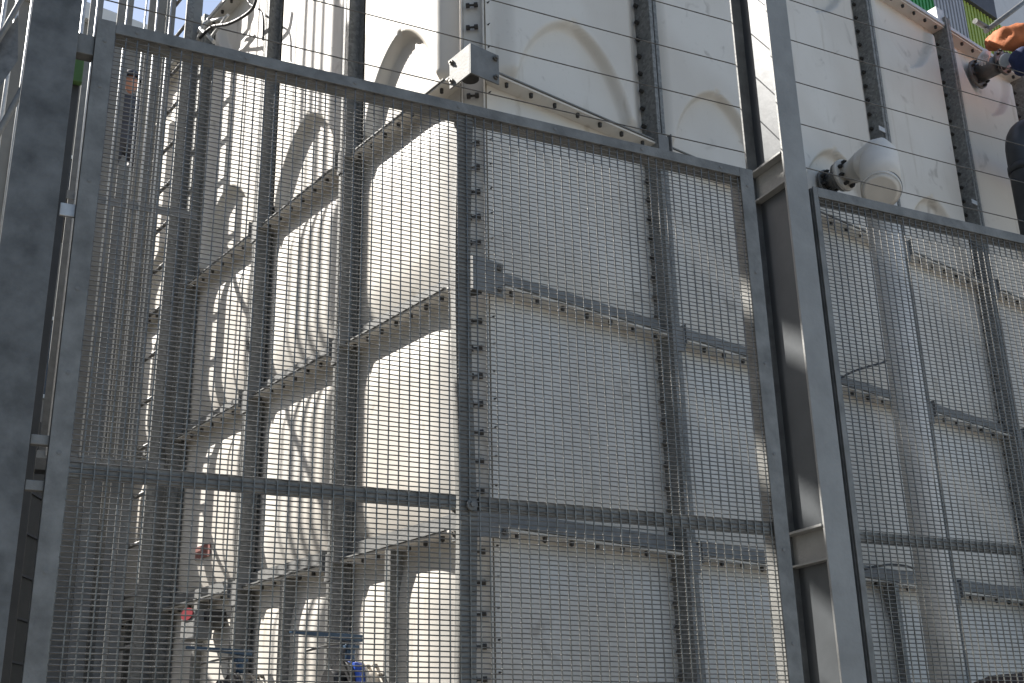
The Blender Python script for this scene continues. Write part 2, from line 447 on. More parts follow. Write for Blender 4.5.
gate2 = thing('mesh_fence_panel', 'mesh fence panel running out of the right edge beyond the right steel column', 'fence panel', FF.p(2.4, 0, 0), 'mesh fence panels')
RT0, RT1 = 1.318, 3.45
frame_bar(gate2, RT0, RT0+.02, .12, TOPZ-.008); frame_bar(gate2, RT1-.05, RT1, .12, TOPZ-.008)
frame_bar(gate2, RT0+.0205, RT1-.0505, TOPZ-.045, TOPZ-.008); frame_bar(gate2, RT0+.0205, RT1-.0505, .12, .165)
for x0, x1, z0, z1 in ((RT0, RT0+.02, .12, TOPZ-.009), (RT1-.05, RT1, .12, TOPZ-.009), (RT0+.0205, RT1-.0505, TOPZ-.044, TOPZ-.01), (RT0+.0205, RT1-.0505, .12, .16)):
    mb = MB(); mb.box(FF, (x0, .0115, z0), (x1, .062, z1), .002); mb.build('backing_tube', M['fence'], gate2)
wire_mesh(RT0+.012, RT1-.03, .14, TOPZ-.03, .0083, gate2)
mb = MB(); mb.box(FF, (RT0+.021, .0125, 2.248), (RT1-.051, .036, 2.281), .002); mb.build('mid_rail', M['fence'], gate2)

# steel H columns
def hcolumn(cx, w, dep, label, m, top=6.6):
    t = thing('steel_column', label, 'column', FF.p(cx, dep/2, 0), 'steel columns of the fence')
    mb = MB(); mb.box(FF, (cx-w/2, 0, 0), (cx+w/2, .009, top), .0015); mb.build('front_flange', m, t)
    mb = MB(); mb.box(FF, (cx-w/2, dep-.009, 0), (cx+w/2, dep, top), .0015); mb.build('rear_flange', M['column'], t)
    mb = MB(); mb.box(FF, (cx-.004, .0093, 0), (cx+.004, dep-.0093, top)); mb.build('web', M['webshade'] if m is M['columnpale'] else m, t)
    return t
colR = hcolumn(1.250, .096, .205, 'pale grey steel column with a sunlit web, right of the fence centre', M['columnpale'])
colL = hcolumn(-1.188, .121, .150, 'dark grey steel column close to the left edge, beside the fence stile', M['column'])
for z in (3.612, 2.29):    # channel cleats inside the right column
    mb = MB(); x0, x1 = 1.202, 1.2455
    mb.box(FF, (x0-.004, .010, z-.004), (x1, .195, z+.004), .001); mb.box(FF, (x0+.03, .0105, z-.10), (x0+.036, .195, z-.0045)); mb.box(FF, (x0+.012, .010, z-.107), (x1, .195, z-.1005), .001)
    mb.build('cleat', M['columnpale'], colR)
# plain tension wires above the fence
WZ = (3.72, 3.91, 4.098, 4.29, 4.485)
WL = ('lowest taut wire just above the fence top rail', 'second taut wire above the fence, next over the lowest', 'middle one of the five taut wires above the fence', 'fourth taut wire above the fence, just below the highest', 'highest of the five taut wires above the fence')
for z, lb in zip(WZ, WL):
    mb = MB(); pts = []
    for k in range(41):
        s_ = -1.3+5.2*k/40; t = ((s_+1.19) % 2.44)/2.44; pts.append(FF.p(s_, .21, z-.018*4*t*(1-t)*.6))
    mb.sweep(pts, .0021, 6); tag(mb.build('tension_wire', M['bolt'], origin=FF.p(1.3, .21, z)), lb, 'wire', 'taut wires over the fence')

# ================================================================== BAR SCREENS left of the tank
# thin bright rods in front
DS = 4.8
scr_ = thing('rod_screen', 'row of thin bright upright steel rods behind the left side of the fence', 'rod screen', FF.p(-.9, DS, 0))
rz0 = hit(118, 457, FF, DS)[1]
for x in (4, 17, 32, 44, 58, 71, 84, 97, 127, 146, 157.5, 170.5):
    a = hit(x, 10, FF, DS)[0]; q = random.uniform(-.006, .006)
    mb = MB(); mb.tube(FF.p(a+q, DS, rz0-.03), FF.p(a-q, DS, 8.6), .0065 if x > 90 else .016, n=8); mb.build('rod', M['zinc'], scr_)  # leftmost rods are hidden extras, thickened to cast stripes on the tank wall
xa = hit(15, 208, FF, DS)[0]; xb = hit(198, 208, FF, DS)[0]; zr = hit(150, 208, FF, DS)[1]
mb = MB(); mb.box(FF, (xa, DS+.010, zr-.03), (xb, DS+.02, zr+.035), .002); mb.build('rail', M['galv2'], scr_)
mb = MB(); mb.box(FF, (xa, DS+.010, rz0-.05), (hit(165,460,FF,DS)[0], DS+.02, rz0-.0), .002); mb.build('rail', M['galv2'], scr_)
mb = MB(); mb.box(FF, (xa-.05, DS, 0), (xa+.02, DS+.009, 8.7), .002); mb.build('support_post', M['galv'], scr_)
# wide channels beyond, free standing
D2 = 7.0
bs_ = thing('bar_screen', 'tall screen of wide grey upright bars, far beyond the thin rods on the left', 'bar screen', FF.p(-.9, D2, 0))
bz0 = hit(100, 462, FF, D2)[1]
for x, w in ((62, 14), (90, 13), (118, 14)):
    a = hit(x, 10, FF, D2)[0]; b = hit(x+w, 10, FF, D2)[0]
    mb = MB(); mb.box(FF, (a, D2, bz0), (b, D2+.06, 12.5), .003); mb.build('bar', M['galv2'], bs_)
for (x0, x1, yt, xt, dd, m_) in ((134, 149, 172, 126, .07, 'galv2'), (102, 119, 262, 102, .09, 'louvre')):
    a = hit(x0, 10, FF, D2+dd)[0]; b = hit(x1, 10, FF, D2+dd)[0]
    mb = MB(); mb.box(FF, (a, D2+dd, bz0), (b, D2+dd+.03, hit(xt, yt, FF, D2+dd)[1]), .002); mb.build('infill_plate', M[m_], bs_)
ra, rb = hit(60, 462, FF, D2)[0]-.5, hit(132, 462, FF, D2)[0]
mb = MB(); mb.box(FF, (ra, D2-.05, bz0-.12), (rb, D2+.12, bz0-.003), .003); mb.build('rail', M['galv2'], bs_)
mb = MB(); mb.box(FF, (ra-.1, D2, 0), (ra-.003, D2+.1, 12.5), .003); mb.build('support_post', M['galv'], bs_)
# channels fixed close to the tank wall beside the ladder
cg = thing('cable_tray', 'group of tall grey channels standing close beside the far left tank wall', 'cable tray', FL.p(3.6, .15, 0))
for x, w, yt, o_ in ((102, 15, 262, .50), (118, 15, -40, .46), (134, 14, 165, .52), (149, 7, -40, .38), (156, 10, -40, .41), (167, 9, -40, .38), (187, 16, -40, .20)):
    zt_ = 8.6 if yt < 0 else hit(x-(yt-10)*.11, yt, FL, o_)[1]
    sc_ = hit(x, 10, FL, o_)[0]; pc = FL.p(sc_, o_, 0); ww = w*(pc-EYE).xy.length/1193/.98*1.12
    fc = Frame(pc, dF, nF)
    mb = MB(); mb.box(fc, (0, 0, .1), (ww, .012, zt_), .002); mb.box(fc, (ww-.008, .0125, .1), (ww, .04, zt_)); mb.build('channel', M['galv2'], cg)

# ladder on the tank's left face
lad = thing('fixed_ladder', 'dark steel rung ladder fixed beside the far left side of the tank', 'ladder', FL.p(3.6, .3, 0))
la, lb_ = 3.22, 3.62
lo = .30
for s_ in (3.12, 3.66):
    mb = MB(); mb.box(FL, (s_-.008, lo-.03, .1), (s_+.008, lo+.03, 7.6), .002); mb.build('stile', M['galv'], lad)
z = .65
while z < 7.5:
    mb = MB(); mb.tube(FL.p(3.128, lo, z), FL.p(3.652, lo, z), .014, n=8); mb.build('rung', M['metalgrey'], lad); z += .335

# ================================================================== PIPES
# big cream pipe elbow out of the right face
ns, nz = 2.84, 5.205
pp = thing('overflow_pipe', 'large cream plastic pipe with flanged elbow turning down the tank wall', 'pipe', FR.p(ns, .42, 0))
mb = MB(); mb.tube(FR.p(ns, .03, nz), FR.p(ns, .05, nz), .095, n=28); mb.tube(FR.p(ns, .05, nz), FR.p(ns, .135, nz), .055, n=24); mb.tube(FR.p(ns, .135, nz), FR.p(ns, .16, nz), .098, n=28)
nozo = mb.build('steel_nozzle', M['metalgrey'], pp)
mb = MB(); mb.tube(FR.p(ns, .162, nz), FR.p(ns, .19, nz), .108, n=32); mb.tube(FR.p(ns, .19, nz), FR.p(ns, .24, nz), .066, .070, n=28); fl_ = mb.build('plastic_flange', M['pvc'], pp)
for k in range(8):
    a = math.pi/8+k*math.pi/4
    c = FR.p(ns+.083*math.cos(a), .20, nz+.083*math.sin(a)); q = MB(); hexbolt(q, c, FR.ey, .013, .028); q.build('bolt', M['dark'], fl_, origin=c)
    c = FR.p(ns+.075*math.cos(a), .062, nz+.075*math.sin(a)); q = MB(); hexbolt(q, c, FR.ey, .013, .028); q.build('bolt', M['dark'], nozo, origin=c)
PO = .405
pts = [FR.p(ns, .20, nz), FR.p(ns, .235, nz), FR.p(ns, .31, nz)]; rad = [.068, .076, .098]; RB = .095
for k in range(13):
    a = k*math.pi/24; pts.append(FR.p(ns, .31+RB*math.sin(a), nz-RB*(1-math.cos(a)))); rad.append(.104)
pts.append(FR.p(ns, PO, nz-RB-.05)); rad.append(.100); pts.append(FR.p(ns, PO, nz-RB-.10)); rad.append(.096)
mb = MB(); mb.sweep(pts, rad, 36); el = mb.build('elbow', M['pvc'], pp)
hc_ = hit(881, 190, FR, .44); cc = FR.p(hc_[0], .44, hc_[1]); cc = EYE+(cc-EYE)*(1-.15/(cc-EYE).length); cn = ((EYE-cc).normalized()*.72+Vector((0,0,-.5))-dR*.25).normalized()
ec = FR.p(ns, .435, nz+.012)
mb = MB(); mb.sweep([FR.p(ns, .236, nz), FR.p(ns, .33, nz+.006), ec, ec+FR.ey*.06, ec+FR.ey*.10], [.074, .100, .124, .110, .055], 36); mb.build('reducer', M['pvc'], pp)
mb = MB(); mb.sweep([ec-cn*.085, ec-cn*.06, ec, (ec+cc)/2, cc-cn*.02], [.05, .09, .118, .121, .119], 36); mb.build('side_branch', M['pvc'], pp)
mb = MB(); mb.tube(cc-cn*.030, cc-cn*.016, .1235, n=44); mb.build('joint_ring', M['galv2'], pp)
mb = MB(); mb.tube(cc-cn*.0155, cc+cn*.018, .121, .119, n=44); mb.tube(cc+cn*.0182, cc+cn*.030, .116, .09, n=44); mb.build('end_cap', M['pvc'], pp)
mb = MB(); mb.tube(FR.p(ns, PO, .02), FR.p(ns, PO, nz-RB-.0565), .094, n=28); mb.build('down_pipe', M['pvc'], pp)
# short steel nozzle high on the wall by the worker
ns2, nz2 = 5.12, 6.93
np_ = thing('flanged_nozzle', 'short dark steel pipe stub with round bolted flange high on the tank', 'pipe stub', FR.p(ns2, .04, nz2))
mb = MB(); mb.tube(FR.p(ns2, .056, nz2), FR.p(ns2, .078, nz2), .125, n=30); f1 = mb.build('flange', M['metalgrey'], np_)
mb = MB(); mb.tube(FR.p(ns2, .078, nz2), FR.p(ns2, .27, nz2), .078, n=28); mb.build('tube', M['metalgrey'], np_)
mb = MB(); mb.tube(FR.p(ns2, .27, nz2), FR.p(ns2, .292, nz2), .112, n=30); mb.tube(FR.p(ns2, .293, nz2), FR.p(ns2, .296, nz2), .06, n=24); f2 = mb.build('flange', M['metalgrey'], np_)
for k in range(8):
    a = math.pi/8+k*math.pi/4
    for f_, rr, y in ((f1, .105, .088), (f2, .093, .30)):
        c = FR.p(ns2+rr*math.cos(a), y, nz2+rr*math.sin(a)); q = MB(); hexbolt(q, c, FR.ey, .012, .024); q.build('bolt', M['dark'], f_, origin=c)
# black duct at the right edge
ds_, dz_ = hit(1031, 205, FR, .5); dtop = hit(1024, 118, FR, .5)[1]
pts = [FR.p(ds_, .5, .05), FR.p(ds_, .5, dtop-.42)]
for k in range(1, 9):
    a = k*math.pi/16; pts.append(FR.p(ds_+.25*(1-math.cos(a)), .5, dtop-.36+.25*math.sin(a)))
pts.append(FR.p(ds_+1.2, .5, dtop-.11))
du = thing('black_duct', 'black round duct bending over at the right edge, in front of the tank', 'duct', FR.p(ds_, .5, 0))
mb = MB(); mb.sweep(pts, .105, 28); mb.build('duct_tube', M['ductblack'], du)
mb = MB(); mb.tube(FR.p(ds_, .5, dtop-.52), FR.p(ds_, .5, dtop-.46), .112, n=28); mb.build('collar', M['ductblack'], du)

# valves on the lower left face
def valve(s_, z_, label, body, with_face=True):
    t = thing('lever_valve', label, 'valve', FL.p(s_, .2, z_), 'lever valves on the tank')
    mb = MB(); mb.tube(FL.p(s_, .02, z_), FL.p(s_, .045, z_), .11, n=28); mb.tube(FL.p(s_, .045, z_), FL.p(s_, .13, z_), .06, n=20); mb.tube(FL.p(s_, .13, z_), FL.p(s_, .15, z_), .10, n=28); fl = mb.build('flange', M['pvc'] if with_face else M['metalgrey'], t)
    for k in range(8):
        a = math.pi/8+k*math.pi/4
        c = FL.p(s_+.087*math.cos(a), .055, z_+.087*math.sin(a)); q = MB(); hexbolt(q, c, FL.ey, .012, .022); q.build('bolt', M['bolt'], fl, origin=c)
    mb = MB(); mb.tube(FL.p(s_, .155, z_), FL.p(s_, .205, z_), .098, n=28)
    for k in range(4):
        a = math.pi/4+k*math.pi/2; mb.tube(FL.p(s_+.095*math.cos(a), .155, z_+.095*math.sin(a)), FL.p(s_+.095*math.cos(a), .205, z_+.095*math.sin(a)), .022, n=12)
    mb.build('body', body, t)
    mb = MB(); mb.tube(FL.p(s_, .21, z_), FL.p(s_, .232, z_), .10, n=28); mb.tube(FL.p(s_, .232, z_), FL.p(s_, .30, z_), .06, n=20); mb.build('outer_flange', M['black'], t)
    mb = MB(); mb.tube(FL.p(s_, .18, z_+.08), FL.p(s_, .18, z_+.185), .024, n=14); mb.box(FL, (s_-.032, .148, z_+.155), (s_+.032, .212, z_+.172), .003); mb.build('stem', M['lever'], t)
    mb = MB(); P = lambda x, y, zz: FL.p(x, y, zz)
    y0, y1 = .12, .50
    mb.hexa([P(s_-.022, y0, z_+.190), P(s_+.022, y0, z_+.190), P(s_+.013, y1, z_+.212), P(s_-.013, y1, z_+.212), P(s_-.022, y0, z_+.222), P(s_+.022, y0, z_+.222), P(s_+.013, y1, z_+.228), P(s_-.013, y1, z_+.228)], .003)
    mb.build('lever', M['lever'], t)
    mb = MB(); mb.sweep([P(s_+.03, .19, z_+.18), P(s_+.035, .30, z_+.165), P(s_+.03, .40, z_+.14)], .006, 8); mb.build('trigger', M['metalgrey'], t)
    return t
vs, vz = hit(375, 684, FL, .04)
valve(vs, vz, 'bright blue valve with a dark lever low on the sunlit tank face', M['blue'])
v2s, v2z = hit(262, 692, FL, .04)
valve(v2s, v2z, 'grey valve with a blue lever low on the tank, left of the blue valve', M['metalgrey'], False)
# grey level switch with a red oval badge
gs, gz = hit(197, 620, FL, .2)
bx = thing('control_box', 'small grey control unit with a red oval badge low on the tank', 'control box', FL.p(gs, .1, gz))
mb = MB(); mb.tube(FL.p(gs, .02, gz), FL.p(gs, .14, gz), .055, n=20); mb.box(FL, (gs-.10, .14, gz-.12), (gs+.10, .26, gz+.05), .012); mb.build('housing', M['galv2'], bx)
mb = MB(); mb.box(FL, (gs-.15, .08, gz-.02), (gs+.16, .2, gz+.055), .01); mb.build('cover', M['black'], bx)
mb = MB(); n = 24
ring = [(gs+.085*math.cos(2*math.pi*k/n), gz+.03+.036*math.sin(2*math.pi*k/n)) for k in range(n)]
for y0, y1 in ((.2615, .268),):
    A = [mb.bm.verts.new(FL.p(a, y0, b)) for a, b in ring]; B = [mb.bm.verts.new(FL.p(a, y1, b)) for a, b in ring]
    mb.bm.faces.new(A[::-1]); mb.bm.faces.new(B)
    for k in range(n): mb.bm.faces.new((A[k], A[(k+1)%n], B[(k+1)%n], B[k]))
mb.build('badge', M['red'], bx)
# red label plate
ls, lz = hit(205, 552, FL, .05)
mb = MB(); mb.box(FL, (ls-.10, .058, lz-.04), (ls+.12, .064, lz+.045), .001)
tag(mb.build('warning_plate', M['tagpink'], origin=FL.p(ls, .05, lz)), 'small faded red and grey plate on the tank wall above the control unit', 'plate')
# dark louvred cabinet low on the left
cab = thing('louvred_cabinet', 'big dark louvred plant cabinet low behind the left end of the fence', 'cabinet', (-4.8, 9.8, 0))
mb = MB(); mb.box(W0, (-6.2, 7.5, 0), (-3.80, 12.2, 4.45), .01); mb.build('housing', M['louvre'], cab)
for k in range(12):
    z = .3+k*.35
    mb = MB(); mb.box(W0, (-3.798, 7.7, z), (-3.785, 12.1, z+.02)); mb.build('louvre', M['charcoal'], cab)
cx1 = hit(110, 560, FF, 4.2)[0]
mb = MB(); mb.box(FF, (cx1+.005, 4.15, 0), (cx1+.03, 4.18, hit(110, 505, FF, 4.2)[1]), .003)
tag(mb.build('thin_post', M['galv2'], origin=FF.p(cx1, 4.15, 0)), 'slim light metal post standing beside the dark louvred cabinet', 'post')

# black cables at the top left and a short cable on the right face
def cable(pix, fr, off, r, label, m='black', name='cable', sag=None):
    P = [fr.p(*( (lambda h: (h[0], off, h[1]))(hit(x, y, fr, off)) )) for x, y in pix]
    out = []
    for i in range(len(P)-1):
        p0, p1, p2, p3 = P[max(i-1, 0)], P[i], P[i+1], P[min(i+2, len(P)-1)]
        for k in range(6):
            t = k/6; out.append(.5*((2*p1)+(p2-p0)*t+(2*p0-5*p1+4*p2-p3)*t*t+(3*p1-p0-3*p2+p3)*t**3))
    out.append(P[-1]); mb = MB(); mb.sweep(out, r, 8)
    return tag(mb.build(name, M[m], origin=P[0]), label, 'cable', 'cables on the tank')
cable([(200, 38), (212, 27), (228, 24), (244, 16), (254, 6), (258, -12)], FL, .22, .012, 'thick black hose curving beside the top left edge of the tank')
cable([(246, -6), (250, 4), (262, 13), (263, 40)], FL, .19, .008, 'thin black cable crossing the hose at the top left of the tank')
cable([(838, 380), (852, 372), (870, 366), (884, 362), (895, 353), (912, 353)], FR, .16, .007, 'short black cable sticking out from the tank wall behind the right panel')
cable([(862, 570), (878, 566), (900, 565), (926, 572)], FR, .16, .007, 'short black cable low on the tank wall behind the right panel')
# lit bracket bundle near the top left corner of the tank
bs, bz = hit(213, 35, FL, .15)
br = thing('pipe_bracket', 'sunlit white metal bracket cluster on the far upper corner of the tank', 'bracket', FL.p(bs, .15, bz))
for a, b, r in (((198, 40), (206, 22), .018), ((206, 22), (224, 18), .012), ((212, 36), (228, 15), .012), ((200, 28), (214, 42), .016)):
    pa, pb = hit(*a, FL, .2), hit(*b, FL, .2); mb = MB(); mb.tube(FL.p(pa[0], .2, pa[1]), FL.p(pb[0], .2, pb[1]), r, n=8); mb.build('strut', M['zinc'], br)

# ================================================================== RIGHT TOP: scaffold, worker, buildings
sf = thing('scaffold', 'grey scaffold tubes and deck at the right edge near the tank top', 'scaffold', FR.p(6.2, .5, 0))
def tube_px(a, b, off, r, nm='tube'):
    pa, pb = hit(*a, FR, off), hit(*b, FR, off); mb = MB(); mb.tube(FR.p(pa[0], off, pa[1]), FR.p(pb[0], off, pb[1]), r, n=14); return mb.build(nm, M['column'], sf)
tube_px((975, 21), (989, 29), .10, .024); tube_px((986, 31), (1040, -10), .12, .022)
dkz = 6.05
mb = MB(); mb.box(FR, (5.75, .15, dkz-.05), (7.4, .95, dkz), .004); mb.build('deck', M['metalgrey'], sf)
for s_ in (5.95, 7.35):
    for y in (.2, .92):
        mb = MB(); mb.tube(FR.p(s_, y, 0), FR.p(s_, y, dkz-.055), .024, n=14); mb.build('standard', M['metalgrey'], sf)

def skin_body(name, m, verts, edges, radii, parent=None, root=0, sub=3):
    me = bpy.data.meshes.new(name); me.from_pydata([tuple(v) for v in verts], edges, []); o = bpy.data.objects.new(name, me); COL.objects.link(o)
    sk = o.modifiers.new('skin', 'SKIN')
    for i, r in enumerate(radii):
        d = me.skin_vertices[0].data[i]; d.radius = r if isinstance(r, tuple) else (r, r); d.use_root = (i == root)
    sb_ = o.modifiers.new('sub', 'SUBSURF'); sb_.levels = sub; sb_.render_levels = sub
    dg = bpy.context.evaluated_depsgraph_get(); ev = o.evaluated_get(dg); me2 = bpy.data.meshes.new_from_object(ev)
    o.modifiers.clear(); o.data = me2; bpy.data.meshes.remove(me)
    for p in me2.polygons: p.use_smooth = True
    me2.materials.clear(); me2.materials.append(m)
    if name in ('shirt', 'sleeve', 'trousers', 'body'):
        from mathutils import noise as mn
        for v in me2.vertices:
            v.co += v.normal*(mn.noise(v.co*11)*.026+mn.noise(v.co*27)*.010)
    if parent: o.parent = parent; o.location = -parent_loc(parent)
    return o
def head_mesh(c, fwd, up, r=.095):
    """ovoid head with brow, nose, mouth and ears"""
    mb = MB(); bmesh.ops.create_uvsphere(mb.bm, u_segments=28, v_segments=20, radius=1)
    side = fwd.cross(up).normalized()
    for v in mb.bm.verts:
        x, y, z = v.co      # x side, y fwd, z up
        X, Y, Z = x*.76, y*.93, z*1.22
        if z < 0: X *= 1-.28*(-z)**1.3; Y *= 1-.05*(-z)
        if y > 0:
            Y += .20*math.exp(-((x/.14)**2+((z+.10)/.17)**2))          # nose
            Y += .05*math.exp(-((x/.3)**2+((z+.48)/.08)**2))            # lips
            for sx in (-1, 1): Y -= .10*math.exp(-(((x-sx*.32)/.15)**2+((z-.08)/.10)**2))
        for sx in (-1, 1):
            e = math.exp(-(((y+.02)/.16)**2+((z+.02)/.2)**2)) if x*sx > .8 else 0
            X += sx*.16*e
        v.co = c+(side*X+fwd*Y+up*Z)*r
    for f in mb.bm.faces: f.smooth = True
    return mb
def hand(parent, wrist, d, n_, m, curl=.6, side=1):
    """palm, four unequal curled fingers and a thumb off the side, one skinned surface"""
    d = d.normalized(); s_ = d.cross(n_).normalized()*side; n_ = n_.normalized()
    V = [wrist, wrist+d*.045, wrist+d*.085]; E_ = [(0, 1), (1, 2)]; Rr = [(.022, .028), (.020, .036), (.016, .040)]
    for k, (off, ln) in enumerate(((-.030, .068), (-.010, .078), (.010, .073), (.030, .058))):
        b = len(V); base = wrist+d*.092+s_*off; V.append(base); E_.append((2, b)); Rr.append(.0095)
        a = 0; p = base; last = b
        for f, seg in enumerate((.42, .33, .25)):
            a += curl; p = p+(d*math.cos(a)+n_*math.sin(a))*ln*seg; V.append(p); E_.append((last, len(V)-1)); last = len(V)-1; Rr.append(.0088-.0008*f)
    b = len(V); V.append(wrist+d*.03-s_*.036); E_.append((1, b)); Rr.append(.012)
    V.append(wrist+d*.055-s_*.058+n_*.02); E_.append((b, b+1)); Rr.append(.0105)
    V.append(wrist+d*.08-s_*.060+n_*.045); E_.append((b+1, b+2)); Rr.append(.009)
    return skin_body('hand', m, V, E_, Rr, parent, 0, 1)
# worker bent over the nozzle, mostly beyond the frame's right edge
def pxp(x, y, o): h = hit(x, y, FR, o); return FR.p(h[0], o, h[1])
wk = thing('person', 'person in an orange and navy hi-vis shirt bent over the pipe stub at right', 'person', FR.p(6.25, .5, dkz))
hipc = pxp(1098, 92, .50); sh = pxp(1030, 48, .42); neck = pxp(1019, 62, .52)
shR = pxp(1012, 46, .36); elR = pxp(1003, 30, .22); 
hipZ = dkz+.92
ft1, ft2 = FR.p(6.35, .38, dkz+.05), FR.p(6.75, .68, dkz+.05)
hip = Vector((FR.p(6.45, .52, 0).x, FR.p(6.45, .52, 0).y, hipZ))
chest = pxp(1046, 52, .60)
mid = hip.lerp(chest, .5)+Vector((0, 0, .05))
knee1 = FR.p(6.30, .42, dkz+.50); knee2 = FR.p(6.62, .64, dkz+.50)
hp1 = hip+FR.ey*-.09; hp2 = hip+FR.ey*.09
V = [hip, mid, chest, hp1, knee1, FR.p(6.38, .38, dkz+.09), FR.p(6.20, .38, dkz+.05), hp2, knee2, FR.p(6.72, .66, dkz+.09), FR.p(6.55, .66, dkz+.05), chest+(chest-mid).normalized()*.12+Vector((0,0,-.03))]
body = skin_body('trousers', M['navy'], V[:2]+V[3:11], [(0,1),(0,2),(2,3),(3,4),(4,5),(0,6),(6,7),(7,8),(8,9)], [(.14,.16),(.13,.15),.095,.062,.045,.04,.095,.062,.045,.04], wk)
up_axis = (chest-hip).normalized()
shN, shF = pxp(1009, 52, .38), chest+FR.ey*.20+Vector((0,0,.02))     # arm nearer the wall, arm nearer the camera
elN = pxp(1001, 40, .16); wrN = pxp(994, 48, .30)
elF = pxp(1016, 72, .62); wrF = pxp(1003, 62, .42)
tor = skin_body('shirt', M['orange'], [mid.lerp(chest, .3), mid.lerp(chest, .6), chest, pxp(1040, 42, .62), pxp(1018, 38, .70), pxp(999, 39, .58), pxp(990, 46, .38)],
      [(0,1),(1,2),(2,3),(3,4),(4,5),(5,6)], [(.145,.16),(.14,.155),(.13,.14),.125,.112,.074,.050], wk)
slv = skin_body('sleeve', M['navy'], [chest+FR.ey*.10, pxp(1042, 62, .74), pxp(1022, 60, .76), pxp(1010, 60, .66)], [(0,1),(1,2),(2,3)], [.115,.112,.115,.078], wk)
tp = MB(); tp.tube(pxp(1006, 60, .60), pxp(1004, 59.5, .585), .052, .048, n=20); tp.build('reflective_band', M['reflect'], wk)
hand(wk, pxp(989, 49, .33), (pxp(985, 57, .31)-pxp(989, 49, .33)), Vector((0,0,-1))-FR.ey*.3, M['glove'], .7)
hand(wk, pxp(1004, 60, .56), (pxp(998, 64, .44)-pxp(1004, 60, .56)), Vector((0,0,-1)), M['black'], .6)
hc = pxp(1052, 78, .50); f_h = (FR.p(5.2, .2, 6.6)-hc).normalized(); u_h = Vector((0,0,1))-f_h*f_h.z; u_h.normalize()
head_mesh(hc, f_h, u_h).build('head', M['skin'], wk)
hm = MB(); bmesh.ops.create_uvsphere(hm.bm, u_segments=24, v_segments=14, radius=.118)
bmesh.ops.delete(hm.bm, geom=[v for v in hm.bm.verts if v.co.z < -.005], context='VERTS')
for v in hm.bm.verts: v.co = hc+u_h*(.045+v.co.z)+f_h*v.co.y*1.15+f_h.cross(u_h)*v.co.x
for f in hm.bm.faces: f.smooth = True
hm.build('helmet', M['hat'], wk)

# clad building behind the tank, upper right
def bpt(x, y, o=-8.0): h = hit(x, y, FR, o); return h
B2 = thing('clad_building', 'building clad in ribbed green, grey and lime sheets beyond the tank', 'building', FR.p(12, -8, 0))
OB = -8.0
edges = [hit(870, 10, FR, OB)[0], hit(934, 10, FR, OB)[0], hit(964, 10, FR, OB)[0], hit(993, 20, FR, OB)[0]]
zs = hit(975, 9, FR, OB)[1]
def ribbed(x0, x1, z0, z1, m, nm):
    mb = MB(); p = .16; x = x0; pr = None
    while x < x1-1e-6:
        xe = min(x+p, x1)
        mb.box(FR, (x, OB-.05, z0), (xe, OB, z1)) if False else None
        mb.box(FR, (x, OB-.06, z0), (x+(xe-x)*.55, OB+.035, z1), .004); mb.box(FR, (x+(xe-x)*.55+.001, OB-.06, z0), (xe-.001, OB, z1)); x = xe
    return mb.build(nm, m, B2)
ribbed(edges[0]-3, edges[0], 0, zs+6, M['claddinggrey'], 'grey_cladding'); 
ribbed(edges[0], edges[1], 0, zs+6, M['green'], 'green_cladding'); ribbed(edges[1], edges[2], 0, zs+6, M['claddinggrey'], 'grey_cladding')
ribbed(edges[2], edges[3]+.9, 0, zs, M['lime'], 'lime_cladding')
mb = MB(); mb.box(FR, (edges[2]+.003, OB-.06, zs+.005), (edges[3], OB+.12, zs+1.25), .01); mb.build('window_hood', M['charcoal'], B2)
mb = MB(); mb.box(FR, (edges[3]+.905, OB-.06, 0), (edges[3]+9, OB-.01, zs+6)); mb.box(FR, (edges[3]+.003, OB-.06, zs+.003), (edges[3]+.9, OB-.01, zs+6)); mb.box(FR, (edges[2], OB-.06, zs+1.26), (edges[3], OB-.01, zs+6)); mb.build('pale_wall', M['palegrey'], B2)
mb = MB(); mb.box(FR, (edges[0]-3, OB-6, 0), (edges[3]+9, OB-.065, zs+5.9)); mb.build('building_mass', M['render'], B2)

# grey building beyond the left, with a pale parapet
B1 = thing('grey_building', 'grey rendered building with a pale parapet, far behind the left bars', 'building', FR.p(-8, -12, 0))
O1 = -14.0
s1, z1 = hit(100, 12, FR, O1); s2, z2 = hit(140, 24, FR, O1); zt = (z1+z2)/2
mb = MB(); mb.box(FR, (s1-14, O1-8, 0), (s2+6, O1, zt-.35)); mb.build('wall', M['render'], B1)
mb = MB(); mb.box(FR, (s1-14, O1-8, zt-.345), (s2+6, O1+.12, zt), .02); mb.build('parapet', M['pale'], B1)
for k in range(7):
    for q in range(4):
        wx = s1-9+k*2.6; wz = 1.2+q*3.0
        if wz+1.4 > zt-.6: continue
        f = MB(); f.box(FR, (wx, O1+.001, wz), (wx+1.2, O1+.05, wz+.06)); f.box(FR, (wx, O1+.001, wz+1.34), (wx+1.2, O1+.05, wz+1.4)); f.box(FR, (wx, O1+.001, wz+.061), (wx+.06, O1+.05, wz+1.339)); f.box(FR, (wx+1.14, O1+.001, wz+.061), (wx+1.2, O1+.05, wz+1.339))
        w_ = f.build('window', M['pale'], B1); gl = MB(); gl.box(FR, (wx+.061, O1+.001, wz+.062), (wx+1.139, O1+.02, wz+1.338)); gl.build('pane', M['glass'], w_)
